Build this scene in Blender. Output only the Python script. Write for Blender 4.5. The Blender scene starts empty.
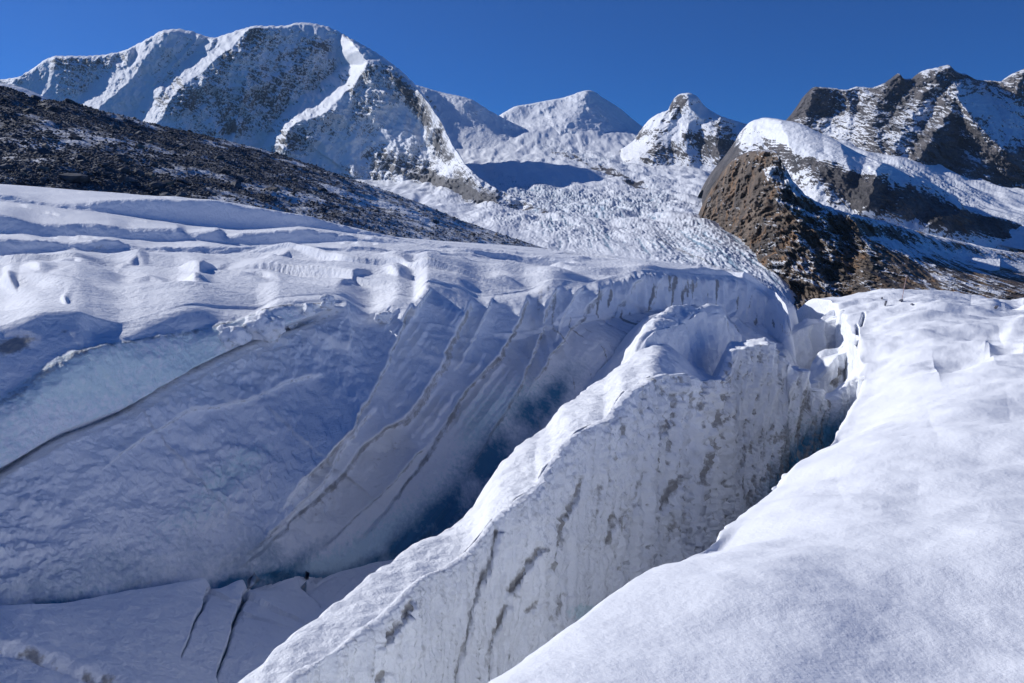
import bpy, math, random, time
import numpy as np
random.seed(7); rng = np.random.default_rng(7)
T0 = time.time()
SC = bpy.context.scene; COL = SC.collection
# ------------------------------------------------------------------ camera, sky, sun
F = 800.0; CX, CY = 512.0, 341.5; EYE = 227.0
PITCH = math.atan((CY-EYE)/F); CP, SP = math.cos(PITCH), math.sin(PITCH)
cam = bpy.data.cameras.new('camera'); co = bpy.data.objects.new('camera', cam); COL.objects.link(co)
co.location = (0, 0, 0); co.rotation_euler = (math.pi/2-PITCH, 0, 0)
cam.sensor_width = 36; cam.lens = 36*F/1024; cam.clip_start = 0.1; cam.clip_end = 60000
SC.camera = co
SUN_AZ, SUN_EL = math.radians(64), math.radians(28)       # azimuth left of the view direction
sdir = (-math.sin(SUN_AZ)*math.cos(SUN_EL), math.cos(SUN_AZ)*math.cos(SUN_EL), math.sin(SUN_EL))
w = bpy.data.worlds.new('World'); SC.world = w; w.use_nodes = True
nt = w.node_tree; bg = nt.nodes['Background']
sky = nt.nodes.new('ShaderNodeTexSky'); sky.sky_type = 'NISHITA'; sky.sun_disc = False
sky.sun_elevation = SUN_EL; sky.sun_rotation = -SUN_AZ; sky.altitude = 3000
sky.air_density = 1.0; sky.dust_density = 0.0; sky.ozone_density = 3.0
tint = nt.nodes.new('ShaderNodeMix'); tint.data_type = 'RGBA'; tint.blend_type = 'MULTIPLY'; tint.inputs[0].default_value = 1
tint.inputs[7].default_value = (.11, .365, .77, 1)          # deep polarised high altitude blue
nt.links.new(sky.outputs[0], tint.inputs[6]); nt.links.new(tint.outputs[2], bg.inputs[0]); bg.inputs[1].default_value = 0.095
ld = bpy.data.lights.new('sun', 'SUN'); ld.energy = 3.6; ld.angle = math.radians(0.53); ld.color = (1, 0.985, 0.97)
lo = bpy.data.objects.new('sun', ld); COL.objects.link(lo)
from mathutils import Vector, Matrix, Euler
lo.rotation_euler = Vector(sdir).to_track_quat('Z', 'Y').to_euler()
SC.view_settings.view_transform = 'Standard'; SC.view_settings.look = 'None'
SC.view_settings.gamma = 1; SC.view_settings.use_curve_mapping = False
SC.view_settings.exposure = 0.17
SC.cycles.max_bounces = 8; SC.cycles.diffuse_bounces = 6; SC.cycles.glossy_bounces = 2
# ------------------------------------------------------------------ projection
def at(px, py, Y):
    u = (np.asarray(px, float)-CX)/F; v = (CY-np.asarray(py, float))/F
    y = CP+SP*v; z = -SP+CP*v; s = Y/y
    return np.stack(np.broadcast_arrays(u*s, Y+0*s, z*s), -1)
def proj(P):
    f = P[..., 1]*CP-P[..., 2]*SP; up = P[..., 1]*SP+P[..., 2]*CP
    f = np.maximum(f, 0.01)
    return CX+F*P[..., 0]/f, CY-F*up/f
# ------------------------------------------------------------------ curves
def slopes(x, Y):
    h = np.diff(x); hh = h.reshape((-1,)+(1,)*(Y.ndim-1)); d = np.diff(Y, axis=0)/hh
    m = np.zeros_like(Y)
    a, b = d[:-1], d[1:]; w1, w2 = 2*hh[1:]+hh[:-1], hh[1:]+2*hh[:-1]
    with np.errstate(all='ignore'):
        mm = (w1+w2)/(w1/a+w2/b)
    m[1:-1] = np.where(a*b > 0, mm, 0); m[0] = d[0]; m[-1] = d[-1]
    return m
def pchip(x, Y, q):
    x = np.asarray(x, float); Y = np.asarray(Y, float)
    if len(x) == 1: return np.repeat(Y, len(q), 0)
    m = slopes(x, Y) if len(x) > 2 else np.repeat(np.diff(Y, axis=0)/(x[1]-x[0]), 2, 0)
    i = np.clip(np.searchsorted(x, q)-1, 0, len(x)-2); h = x[i+1]-x[i]
    sh = (-1,)+(1,)*(Y.ndim-1); t = np.clip((q-x[i])/h, 0, 1).reshape(sh); h = h.reshape(sh)
    return (Y[i]*(2*t**3-3*t**2+1)+m[i]*h*(t**3-2*t**2+t)+Y[i+1]*(3*t**2-2*t**3)+m[i+1]*h*(t**3-t**2))
def cv(s):
    """'x:y x:y ...' -> curve"""
    if not isinstance(s, str):
        return lambda q: np.full(len(q), float(s))
    a = np.array([[float(k) for k in p.split(':')] for p in s.split()])
    return lambda q: pchip(a[:, 0], a[:, 1], q)
def ss(a, b, x):
    t = np.clip((x-a)/(b-a), 0, 1); return t*t*(3-2*t)
# ------------------------------------------------------------------ noise
PERM = np.random.default_rng(3).permutation(256).astype(np.int32); PERM = np.concatenate([PERM, PERM])
ang = np.random.default_rng(4).normal(size=(256, 3)); ang /= np.linalg.norm(ang, axis=1, keepdims=True)
G = ang.astype(np.float32)
def perlin(x, y, z):
    x, y, z = (np.asarray(k, np.float64) for k in (x, y, z)); x, y, z = np.broadcast_arrays(x, y, z)
    xi, yi, zi = np.floor(x), np.floor(y), np.floor(z)
    fx, fy, fz = (x-xi).astype(np.float32), (y-yi).astype(np.float32), (z-zi).astype(np.float32)
    xi, yi, zi = (k.astype(np.int64) & 255 for k in (xi, yi, zi))
    u, v, ww = (f*f*f*(f*(f*6-15)+10) for f in (fx, fy, fz))
    def g(i, j, k):
        h = PERM[PERM[PERM[(xi+i) & 255]+((yi+j) & 255)]+((zi+k) & 255)]
        gr = G[h]; return gr[..., 0]*(fx-i)+gr[..., 1]*(fy-j)+gr[..., 2]*(fz-k)
    def L(a, b, t): return a+(b-a)*t
    r = L(L(L(g(0,0,0), g(1,0,0), u), L(g(0,1,0), g(1,1,0), u), v), L(L(g(0,0,1), g(1,0,1), u), L(g(0,1,1), g(1,1,1), u), v), ww)
    return r*1.5
def fbm(x, y, z, o=4, gain=.5, ridged=False):
    s = 0; a = 1; t = 0; f = 1
    for k in range(o):
        n = perlin(x*f+17*k, y*f+5*k, z*f+9*k)
        if ridged: n = 1-2*np.abs(n)*1.4
        s = s+a*n; t += a; a *= gain; f *= 2.03
    return s/t
# ------------------------------------------------------------------ meshes
def grid_obj(name, P, mat, attrs=None, flip=False, label=None, kind='structure'):
    nr, nc = P.shape[:2]
    me = bpy.data.meshes.new(name)
    idx = np.arange(nr*nc, dtype=np.int32).reshape(nr, nc)
    q = np.stack([idx[:-1, :-1], idx[1:, :-1], idx[1:, 1:], idx[:-1, 1:]], -1).reshape(-1, 4)
    if flip: q = q[:, ::-1]
    me.vertices.add(nr*nc); me.vertices.foreach_set('co', P.reshape(-1).astype(np.float32))
    me.loops.add(q.size); me.loops.foreach_set('vertex_index', np.ascontiguousarray(q).reshape(-1))
    me.polygons.add(len(q)); me.polygons.foreach_set('loop_start', np.arange(0, q.size, 4, dtype=np.int32))
    me.polygons.foreach_set('loop_total', np.full(len(q), 4, np.int32))
    me.polygons.foreach_set('use_smooth', np.ones(len(q), bool))
    me.update(calc_edges=True)
    for k, a in (attrs or {}).items():
        A = me.attributes.new(k, 'FLOAT', 'POINT'); A.data.foreach_set('value', np.clip(np.broadcast_to(a, P.shape[:2]), 0, 1).reshape(-1).astype(np.float32))
    me.materials.append(mat)
    o = bpy.data.objects.new(name, me); COL.objects.link(o)
    if kind: o['kind'] = kind
    if label: o['label'] = label
    return o
def normals(P):
    du = np.gradient(P, axis=1); dv = np.gradient(P, axis=0)
    n = np.cross(du, dv); n /= np.maximum(np.linalg.norm(n, axis=-1, keepdims=True), 1e-12)
    return n
def orient(N, P):                                          # make normals face the camera side / up
    s = np.sign((N*(-P)).sum(-1, keepdims=True)); s[s == 0] = 1
    return N*s
def loft(rows, sub):
    """rows: list of (ncol,3) arrays; sub: subdivisions per interval"""
    R = np.stack(rows, 0); t = np.arange(len(rows), dtype=float)
    q = np.concatenate([np.linspace(k, k+1, n, endpoint=False) for k, n in enumerate(sub)]+[[len(rows)-1.0]])
    return pchip(t, R, q)
def ray_push(P, r):                                       # move along the sight line by r metres towards the camera
    d = np.linalg.norm(P, axis=-1, keepdims=True); return P*(1-r[..., None]/d)
def pts(s): return np.array([[float(k) for k in p.split(',')] for p in s.split()])
def polydist(PX, PY, s):
    """distance, signed side and running parameter to a polyline in degrees of view"""
    a = pts(s) if isinstance(s, str) else s
    D = np.full(PX.shape, 1e9); S = np.zeros(PX.shape); Tt = np.zeros(PX.shape)
    n = len(a)-1
    for i in range(n):
        ax, ay = a[i, :2]; bx, by = a[i+1, :2]; dx, dy = bx-ax, by-ay; L2 = dx*dx+dy*dy
        t = np.clip(((PX-ax)*dx+(PY-ay)*dy)/L2, 0, 1)
        ex, ey = PX-ax-t*dx, PY-ay-t*dy; d = np.hypot(ex, ey); c = dx*ey-dy*ex
        m = d < D; D = np.where(m, d, D); S = np.where(m, np.sign(c), S); Tt = np.where(m, (i+t)/n, Tt)
    return D, S, Tt
def blobs(PX, PY, L):
    r = np.zeros(PX.shape)
    for cx, cy, rx, ry, ang, amp in L:
        c, s = math.cos(math.radians(ang)), math.sin(math.radians(ang))
        x, y = PX-cx, PY-cy; u = (x*c+y*s)/rx; v = (-x*s+y*c)/ry
        r = r+amp*np.exp(-(u*u+v*v))
    return r
# ------------------------------------------------------------------ materials
def mat_terrain(name, rk_k=6.0, rk_a=1.3, rock=((.05,.05,.06),(.16,.14,.13)), ice=(.52,.65,.70), dirt=(.13,.12,.10), snow=(.90,.92,.955), sc=1.0, bump=.3, bscale=8.0, bdist=.02, stain=None):
    """snow + attribute driven bare rock, ice and embedded dirt; sc = metres of the rock pattern"""
    m = bpy.data.materials.new(name); m.use_nodes = True; t = m.node_tree; N, Lk = t.nodes, t.links
    p = N['Principled BSDF']
    geo = N.new('ShaderNodeNewGeometry')
    def noise(scale, det=6, rough=.6):
        n = N.new('ShaderNodeTexNoise'); n.inputs['Scale'].default_value = scale; n.inputs['Detail'].default_value = det
        n.inputs['Roughness'].default_value = rough; Lk.new(geo.outputs['Position'], n.inputs['Vector']); return n.outputs['Fac']
    def attr(a):
        n = N.new('ShaderNodeAttribute'); n.attribute_name = a; return n.outputs['Fac']
    def math_(op, a, b, clamp=False):
        n = N.new('ShaderNodeMath'); n.operation = op; n.use_clamp = clamp
        for i, v in enumerate((a, b)):
            if isinstance(v, (int, float)): n.inputs[i].default_value = v
            else: Lk.new(v, n.inputs[i])
        return n.outputs[0]
    def mix(f, a, b):
        n = N.new('ShaderNodeMix'); n.data_type = 'RGBA'
        Lk.new(f, n.inputs[0])
        for i, v in ((6, a), (7, b)):
            if isinstance(v, tuple): n.inputs[i].default_value = (*v, 1)
            else: Lk.new(v, n.inputs[i])
        return n.outputs[2]
    def edge(a, n, k, am=1.3):                                     # attribute broken up by noise
        x = math_('ADD', a, math_('MULTIPLY', math_('SUBTRACT', n, .5), am))
        x = math_('MULTIPLY', math_('SUBTRACT', x, .5), k); return math_('ADD', x, .5, True)
    nf = noise(1.0/sc*3, 6, .65)
    nl = noise(1.0/sc*.35, 5, .6)
    rk = mix(math_('MULTIPLY', math_('SUBTRACT', nl, .35), 3.2, True), rock[0], rock[1])
    if stain: rk = mix(math_('MULTIPLY', math_('SUBTRACT', noise(1.0/sc*.8, 4, .55), .52), 7, True), rk, stain)
    rk2 = N.new('ShaderNodeMix'); rk2.data_type = 'RGBA'; rk2.blend_type = 'MULTIPLY'; rk2.inputs[0].default_value = .75
    Lk.new(rk, rk2.inputs[6])
    cr = N.new('ShaderNodeValToRGB'); cr.color_ramp.elements[0].position = .3; cr.color_ramp.elements[0].color = (.25,.25,.25,1)
    cr.color_ramp.elements[1].position = .7; cr.color_ramp.elements[1].color = (1.5,1.5,1.5,1); Lk.new(nf, cr.inputs[0]); Lk.new(cr.outputs[0], rk2.inputs[7])
    c = mix(edge(attr('ice'), nf, 3.0), snow, ice)
    c = mix(edge(attr('blue'), nf, 1.6, .6), c, (.07, .23, .38))  # old blue ice, and painted shade deep in the wall and floor cracks
    c = mix(edge(attr('dirt'), nf, 2.2), c, dirt)
    c = mix(edge(attr('rock'), nf, rk_k, rk_a), c, rk2.outputs[2])
    Lk.new(c, p.inputs['Base Color'])
    ic = math_('MULTIPLY', attr('ice'), -.35)
    Lk.new(math_('ADD', ic, .75), p.inputs['Roughness'])
    p.inputs['Specular IOR Level'].default_value = .3
    b = N.new('ShaderNodeBump'); b.inputs['Strength'].default_value = bump; b.inputs['Distance'].default_value = bdist
    Lk.new(noise(bscale, 8, .62), b.inputs['Height'])
    Lk.new(b.outputs[0], p.inputs['Normal'])
    return m
M_near = mat_terrain('near_snow', sc=.5, bump=.45, bscale=11, bdist=.045, dirt=(.30,.28,.25))
M_ice = mat_terrain('crevasse_ice', ice=(.70,.84,.87), sc=.5, bump=.8, bscale=3.2, bdist=.16, dirt=(.36,.355,.35))
M_gla = mat_terrain('glacier_ice', sc=30, bump=.6, bscale=.06, bdist=6, ice=(.33,.45,.55), dirt=(.25,.24,.23))
M_mtn = mat_terrain('high_mountain', rk_k=2.4, rk_a=.55, sc=85, rock=((.07,.072,.085),(.17,.165,.17)), bump=.7, bscale=.03, bdist=14, ice=(.45,.6,.72))
M_brt = mat_terrain('rocky_mountain', rk_k=4.0, rk_a=1.7, sc=45, rock=((.05,.05,.056),(.155,.14,.138)), bump=.8, bscale=.03, bdist=16)
M_spur = mat_terrain('brown_rock', sc=45, rock=((.065,.054,.046),(.21,.16,.12)), stain=(.24,.145,.08), bump=.8, bscale=.06, bdist=9)
M_mor = mat_terrain('moraine_rubble', rk_k=3.0, sc=1.6, rock=((.028,.031,.039),(.105,.11,.125)), bump=1, bscale=.8, bdist=1.0)
# ------------------------------------------------------------------ near ice
print('setup', time.time()-T0)
def cols(a, b, d): return np.arange(a, b+.1, d)
X_ = lambda P: P[..., 0]
def C3(*v): return np.array(v, float)

# ---- plateau on the left with the shaded crevasse wall below it
q = cols(-260, 832, 1.0)
top = '-260:172 0:184 100:192 200:202 300:219 380:235 450:242 530:247 600:256 640:260 690:266 730:271 765:288 790:314 832:356'
Ytop = '-260:150 0:140 300:130 530:112 640:96 730:82 765:72 790:66 832:60'
P0 = at(q, cv(top)(q), cv(Ytop)(q))
rows = [P0+C3(0, 60, -9), P0+C3(0, 14, -1.0), P0]
lift = [  # py curve, Y curve
 ('-260:190 0:196 30:200 61:203 108:202 152:201 205:201 249:208 300:215 350:228 400:239 450:245 530:250 600:259 640:263 690:268 730:273 765:289 790:315 832:357', '-260:112 0:103 300:99 530:96 640:84 730:77 765:70.5 790:65.5 832:59.5'),
 ('-260:200 0:203 60:208 132:218 176:224 220:229 264:230 300:229 350:234 400:241 450:246.5 530:251.5 600:260 640:264 690:269 730:274 765:289.5 790:315.5 832:357.5', '-260:110 0:102.2 300:98.3 530:95 640:82 730:75 765:70 790:65 832:59'),
 ('-260:210 0:215 44:224 88:223 108:224 132:229 176:229 188:235 217:230 226:236 264:232 300:228.5 350:235.5 400:243 450:249 530:254 600:263 640:265 690:270 730:275 765:290 790:316 832:358', '-260:83 0:79.9 300:80 530:79 640:76 730:73 765:69.5 790:64.5 832:58.5'),
 ('-260:230 0:236 59:240 123:240 164:243 205:243 264:248 300:247 350:244 400:246 450:252 530:257 600:265 640:266.5 690:271 730:276 765:290.5 790:316.5 832:358.5', '-260:82 0:79 300:79.2 530:78 640:74 730:71 765:69.2 790:64.3 832:58.3'),
 ('-260:234 0:239 44:240.5 73:243 111:243 140:249 176:247 230:249 264:252 300:251 350:249 400:251 450:256 530:261 600:267.5 640:267.5 690:272 730:276.6 765:291 790:317 832:359', '-260:67 0:65.8 300:67 530:69 640:71 730:70 765:69 790:64.2 832:58.2'),
 ('-260:256 0:258 73:253 117:256 176:255.5 243:256 300:256 350:254 400:255 450:260 530:264 600:269 640:268.4 690:273 730:277 765:291.5 790:317.5 832:359.5', '-260:66 0:65 300:66.3 530:68 640:69 730:69 765:68.8 790:64.1 832:58.1'),
 # lip, crown of the wall
 ('-260:370 0:326 45:312 75:311 95:317 120:322 145:316 196:304 225:307 254:308 281:297 334:294 370:306 385:300 399:294 412:296 429:281 456:285 482:295 526:290 555:279 581:282 617:275 643:269.3 690:274 740:277.5 765:292 790:318 832:360', '-260:20 0:27 100:29.5 196:34 334:40 456:47 555:54 643:62 740:68 765:68.5 790:64 832:58'),
 ('-260:385 0:338 45:325 75:322 95:332 120:330 145:321 196:309 225:312 254:312 281:300 334:297 370:310 385:304 399:298 412:300 429:286 456:290 482:299 526:295 555:285 581:288 617:281 643:275 690:280 740:284 765:300 790:326 832:366', '-260:19.3 0:26.4 100:29 196:33.5 334:39.6 456:46.6 555:53.5 643:61.5 740:67.5 765:68 790:63.6 832:57.7'),
 # ice band
 ('-260:460 0:404 44:373 88:349 132:341 197:331 246:317 281:306 334:303 370:318 399:310 429:303 482:312 526:310 555:300 617:295 690:292 740:300 765:312 790:335 832:375', '-260:18 0:24.6 100:27.8 196:32.4 334:39.1 456:46 555:53 643:61 740:67.2 765:67.7 790:63.4 832:57.5'),
 ('-260:560 0:468 66:430 127:408 176:379 219:357 263:335 299:321 341:307 370:326 399:322 429:322 482:332 526:330 555:320 617:312 690:304 740:316 765:326 790:346 832:384', '-260:17.6 0:24 100:27.4 196:32 334:39 456:45.4 555:52.4 643:60.6 740:66.8 765:67.4 790:63.2 832:57.3'),
 ('-260:600 0:478 66:440 127:416 176:388 219:365 263:343 299:329 341:315 370:333 399:330 429:330 482:340 526:338 555:328 617:318 690:309 740:321 765:331 790:350 832:388', '-260:17 0:23.9 100:27.3 196:32 334:38.8 456:45.2 555:52.2 643:60.4 740:66.6 765:67.2 790:63 832:57.2'),
 ('-260:690 0:545 100:510 200:480 300:455 400:440 500:405 565:365 620:340 690:325 740:340 790:365 832:400', '-260:15.5 0:21.8 100:25.0 200:28.8 300:33.2 400:38 500:43.5 565:48.5 620:54 690:59 740:64 790:61 832:56.5'),
 ('-260:740 0:618 100:605 200:592 250:598 300:595 400:565 450:555 500:530 565:470 620:420 690:370 740:375 790:400 832:430', '-260:14 0:20.2 100:22.8 200:26.2 300:29.8 400:34.2 500:39.5 565:44 620:49.5 690:56 740:61 790:59 832:55.5'),
]
near_ = lambda Y: Y*(.8+.2*ss(60, 108, Y))
cut_ = 90*ss(784, 806, q)
rows = [at(q, cv(top)(q)+cut_, cv(Ytop)(q))]; rows = [rows[0]+C3(0, 60, -9), rows[0]+C3(0, 14, -1.0)]+rows
rows += [at(q, cv(a)(q)+cut_, near_(cv(b)(q))) for a, b in lift]
rows.append(rows[-1]+C3(.8, -.4, -7))
sub = [6, 12, 28, 14, 24, 22, 18, 16, 110, 10, 36, 60, 10, 90, 110, 12]
P = loft(rows, sub)
rid = np.concatenate([np.linspace(k, k+1, n, endpoint=False) for k, n in enumerate(sub)]+[[len(rows)-1.0]])[:, None]+0*P[..., 0]
PX, PY = proj(P); N = orient(normals(P), P); N[N[..., 2] < -.2] *= -1
x, y, z = P[..., 0], P[..., 1], P[..., 2]
# flags along the loft: plateau rows 2..9, band 10..12, wall 12..15
lip = 9.0
plat = 1-ss(lip-.15, lip+.15, rid); wall = ss(12.0, 12.2, rid); band = ss(10.7, 11.0, rid)*(1-ss(11.98, 12.1, rid))*(1-ss(300, 345, PX))
# dune and drift relief: long soft waves across the slope, short steep side to the camera
wq = 5*fbm(x*.05, y*.09, 0*x+21, 3); wq2 = 5*fbm(x*.05+40, y*.09, 0*x+31, 3)
ax_, ay_ = (x*.90-y*.44)+wq, (x*.44+y*.90)+wq2
w1 = fbm(ax_*.055, ay_*.20, 0*x, 4, .42); w2 = fbm(ax_*.16+3, ay_*.55, 0*x+4, 3, .4)
sawt = np.clip(w1, -.25, .4)
dz = plat*(1.0*w1+.22*w2+.35*np.maximum(0, fbm(ax_*.10+9, ay_*.4, 0*x, 2)-.12))*ss(2.0, 2.6, rid)*(1-.75*ss(lip-.25, lip, rid))*ss(16, 32, y)
facer = (ss(2.9, 3.05, rid)*(1-ss(3.9, 4.1, rid))+ss(4.9, 5.05, rid)*(1-ss(5.9, 6.1, rid))+ss(6.9, 7.05, rid)*(1-ss(7.9, 8.1, rid)))*plat
vv = ay_*.15+1.1*fbm(x*.05, y*.06, 0*x+15, 3, .45); tt = vv-np.floor(vv)
lay = ss(0, .07, tt)*(1-tt)*ss(-.25, .25, fbm(x*.07+8, y*.05, 0*x, 2))
vv2 = ay_*.42+1.3*fbm(x*.11, y*.12, 0*x+25, 3, .45); t2 = vv2-np.floor(vv2)
lay2 = ss(0, .1, t2)*(1-t2)*ss(-.05, .3, fbm(x*.12+18, y*.10, 0*x, 2))
dz += plat*(.62*lay+0*lay2)*ss(2.0, 2.4, rid)*(1-ss(lip-.35, lip-.05, rid))*ss(16, 30, y)
P[..., 2] += dz*(1-.6*ss(9, 5, rid))
P += N*(facer*.10*fbm(x*.5, y*.25, z*1.2, 4, ridged=True))[..., None]
# explicit hollows and lips on the plateau
for s, h, wd in (('50,266 75,263 105,269', .35, 10), ('115,272 138,262 150,264', .3, 10), ('172,268 200,273 242,262', .45, 14), ('176,279 196,286 214,288', .5, 12), ('262,266 290,259 332,262', .5, 14), ('60,296 68,302', .2, 5),
                 ('0,287 18,291', .5, 10), ('380,275 412,280', .4, 12), ('486,286 524,288', .35, 12), ('330,283 360,279 402,276', .3, 14), ('430,264 470,268 522,270', .35, 12), ('120,285 150,281 170,284', .25, 12), ('230,279 262,275 300,277', .3, 14), ('560,270 600,266 640,268', .3, 10), ('400,258 440,262 500,261', .4, 12), ('20,272 40,276 60,275', .25, 8)):
    D, S_, T_ = polydist(PX, PY+2*fbm(x*.4, y*.4, 0*x, 2), s); sd = -D*S_     # + = above / behind the scarp
    P[..., 2] += plat*h*np.sin(np.pi*np.clip(T_, 0, 1))**1.6*ss(-2.2, .6, sd)*np.exp(-np.maximum(sd, 0)/wd)*.8
# wall: tilted plates stepping back to the right, each edge a dark broken step
led = [('412,300 405,320 395,345 372,390 350,430 325,455 300,480 270,520', 1.8, 70, 9), ('470,293 462,318 444,345 440,365 400,420 362,445 342,470 300,510 262,548 225,578', 2.3, 80, 11),
 ('528,290 522,318 505,345 470,385 440,425 415,470 385,510 350,545', 2.3, 62, 11), ('560,283 552,300 543,325 536,345 520,380 500,420 480,450 455,490', 1.3, 34, 6), ('585,282 575,300 560,324 552,345', .9, 22, 4),
 ('608,286 590,305 570,330 545,365 520,400', 1.6, 30, 7), ('345,300 353,330 345,352', .6, 30, 4), ('640,275 625,300 600,330', 1.1, 26, 5), ('332,372 292,378 246,400 190,407 122,452 90,480', .35, 40, 5), ('380,400 345,440 322,480 292,510 262,540 240,560', .9, 40, 5), ('495,292 485,315 470,345 450,375', .8, 24, 4), ('430,286 420,300 414,318', .8, 24, 4), ('430,440 395,480 350,520 318,552', 1.2, 30, 6), ('660,274 650,300 640,316', .9, 20, 4)]
dirtm = np.zeros(PX.shape); offs = np.zeros(PX.shape)
wob = 6*fbm(x*.35, y*.35, z*.35, 4, .6); wv2 = fbm(x*1.2, y*1.2, z*1.2, 3)
for s, h, L_, wd in led:
    D, S_, T_ = polydist(PX+wob, PY+wob*.6, s); sd = D*S_                     # + = left of travel direction
    fade = ss(0, .10, T_)*(1-ss(.75, 1, T_)); wn = wd*(.55+.9*fbm(x*.25+h, y*.25, z*.25, 2)+.35*wv2).clip(.3, 1.6)
    offs += h*fade*ss(-1, 0, sd/wn)*np.exp(-np.maximum(sd, 0)/L_)
    dirtm = np.maximum(dirtm, fade*min(1, .45+h*.22)*ss(-1.5, -.75, sd/wn)*(1-ss(-.4, .15, sd/wn))*(.62+.7*fbm(x*2.4-z, y*2.4, z*.8, 4, .6)))
cst = PX+.74*PY+10*fbm(x*.1, y*.1, z*.1, 3)                                  # thin strata between the ledges
saw = lambda t: (t-np.floor(t))
stra = ss(300, 400, PX)*ss(-.15, .2, fbm(x*.15+3, y*.15, z*.15, 3))
sw_ = lambda t: ss(0, .25, saw(t))*(1-saw(t))
offs2 = stra*(.42*sw_(-cst/25.0+.25*wv2)+.24*sw_(-cst/11.3+.3+.3*wv2))*ss(-.3, .3, fbm(x*.3, y*.3, z*.3+9, 2))
below = ss(9.3, 10.2, rid)
fl = fbm(x*.7, y*.7, z*.9, 6, .58); fl2 = fbm(x*3, y*3, z*3, 3)
patchy = ss(-.1, .25, fbm(x*.16+5, y*.16, z*.3, 2))
Nw = N
P = ray_push(P, ss(9.0, 10.5, rid)*(offs+offs2))
P += Nw*((wall*(.42*fl+.24*fl2*patchy)*(.25+.75*ss(12.5, 13.2, rid))*(1-.72*ss(330, 420, PX+.3*(PY-400)))+band*(.22*fl+.18*fbm(x*.5, y*.5, z*.25, 3)+.05*fl2)))[..., None]
# strata lines parallel to the ledges and vertical fluting at the far end
strat = fbm((x*.9-y*.45)*1.2+z*1.5, (x*.3+z*.1)*.15, 0*x, 3, ridged=True)
far = ss(570, 660, PX)
flute = fbm((x*.55+y*.8)*.9-z*.25, z*.10, 0*x, 3, ridged=True)
P += Nw*(wall*(.16*strat*ss(330, 460, PX)*(1-far)))[..., None]+Nw*(below*far*(.34*flute+.16*fbm((x*.55+y*.8)*2.6-z*.7, z*.22, 0*x+5, 3, ridged=True)))[..., None]
dark = ss(.18, .42, fbm((x*.55+y*.8)*2.0-z*1.1, z*.40, 0*x+7, 3)*1.3)*ss(480, 600, PX)*below
# undercut at the foot of the ice band
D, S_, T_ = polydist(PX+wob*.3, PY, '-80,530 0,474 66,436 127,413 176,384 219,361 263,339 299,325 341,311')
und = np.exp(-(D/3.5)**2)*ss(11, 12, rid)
P += Nw*(-.45*und)[..., None]
P = ray_push(P, -.55*np.exp(-((rid-12.55)/.32)**2)*(1-ss(300, 345, PX)))
P = ray_push(P, band*.55*ss(10.6, 11.4, rid)*(1+.5*fbm(x*.5, y*.5, z*.2, 3)))
ice = band*(.55+.5*fbm(x*.3, y*.3, z*.6, 3))+wall*np.clip(blobs(PX, PY, [(235,470,60,22,-30,.55),(150,400,40,10,-35,.3),(60,560,90,22,-5,.35),(360,560,90,30,-25,.75),(480,430,60,26,-52,.5),(300,575,60,14,0,.5),(430,520,60,40,-40,.5),(540,390,40,20,-50,.4),(190,520,70,20,-20,.3),(100,590,120,10,-4,.4)]), 0, .85)
ice = ice+wall*.3*(fbm(x*.2, y*.2, z*.2, 3)+.1)
dirtm = np.maximum(dirtm*below, dark*.8)
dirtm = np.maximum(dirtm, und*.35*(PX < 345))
for c in [(95,252,18,5,0,.7),(70,252,8,3,0,.6),(14,345,20,8,-20,1.7),(65,331,6,2,0,.8),(335,305,14,4,-20,.55),(385,455,26,7,-40,.6),(320,505,24,10,-40,.6),(545,360,10,12,-20,.3)]:
    dirtm = np.maximum(dirtm, blobs(PX, PY, [c])*(.6+.8*fl))
rim = np.exp(-((rid-11.0)/.12)**2)*(1-ss(330, 350, PX))
dirtm = np.maximum(dirtm, rim*.6*(.8+fbm(x*1.5, y*1.5, z*1.5, 3)))
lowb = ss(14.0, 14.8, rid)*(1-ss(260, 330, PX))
blue = wall*np.clip(.45*lowb+blobs(PX, PY, [(275,582,60,8,-5,1.3),(390,565,55,16,-28,1),(330,585,50,10,-10,.7),(250,590,40,7,-5,.9),(120,600,110,7,-5,.55),(470,500,70,30,-52,.95),(520,430,60,22,-52,.85),(625,345,30,8,-50,.7),(560,390,40,14,-50,.6),(420,540,60,30,-40,.7),(300,560,50,10,-35,.5)]), 0, 1)*(.75+.8*fbm(x*.6, y*.6, z*.6, 4))  # old ice patches plus painted darkness where the deep wall lies in shade
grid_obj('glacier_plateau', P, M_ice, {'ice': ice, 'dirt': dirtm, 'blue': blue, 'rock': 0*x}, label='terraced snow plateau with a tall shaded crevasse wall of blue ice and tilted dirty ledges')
print('plateau', P.shape, time.time()-T0)

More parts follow.
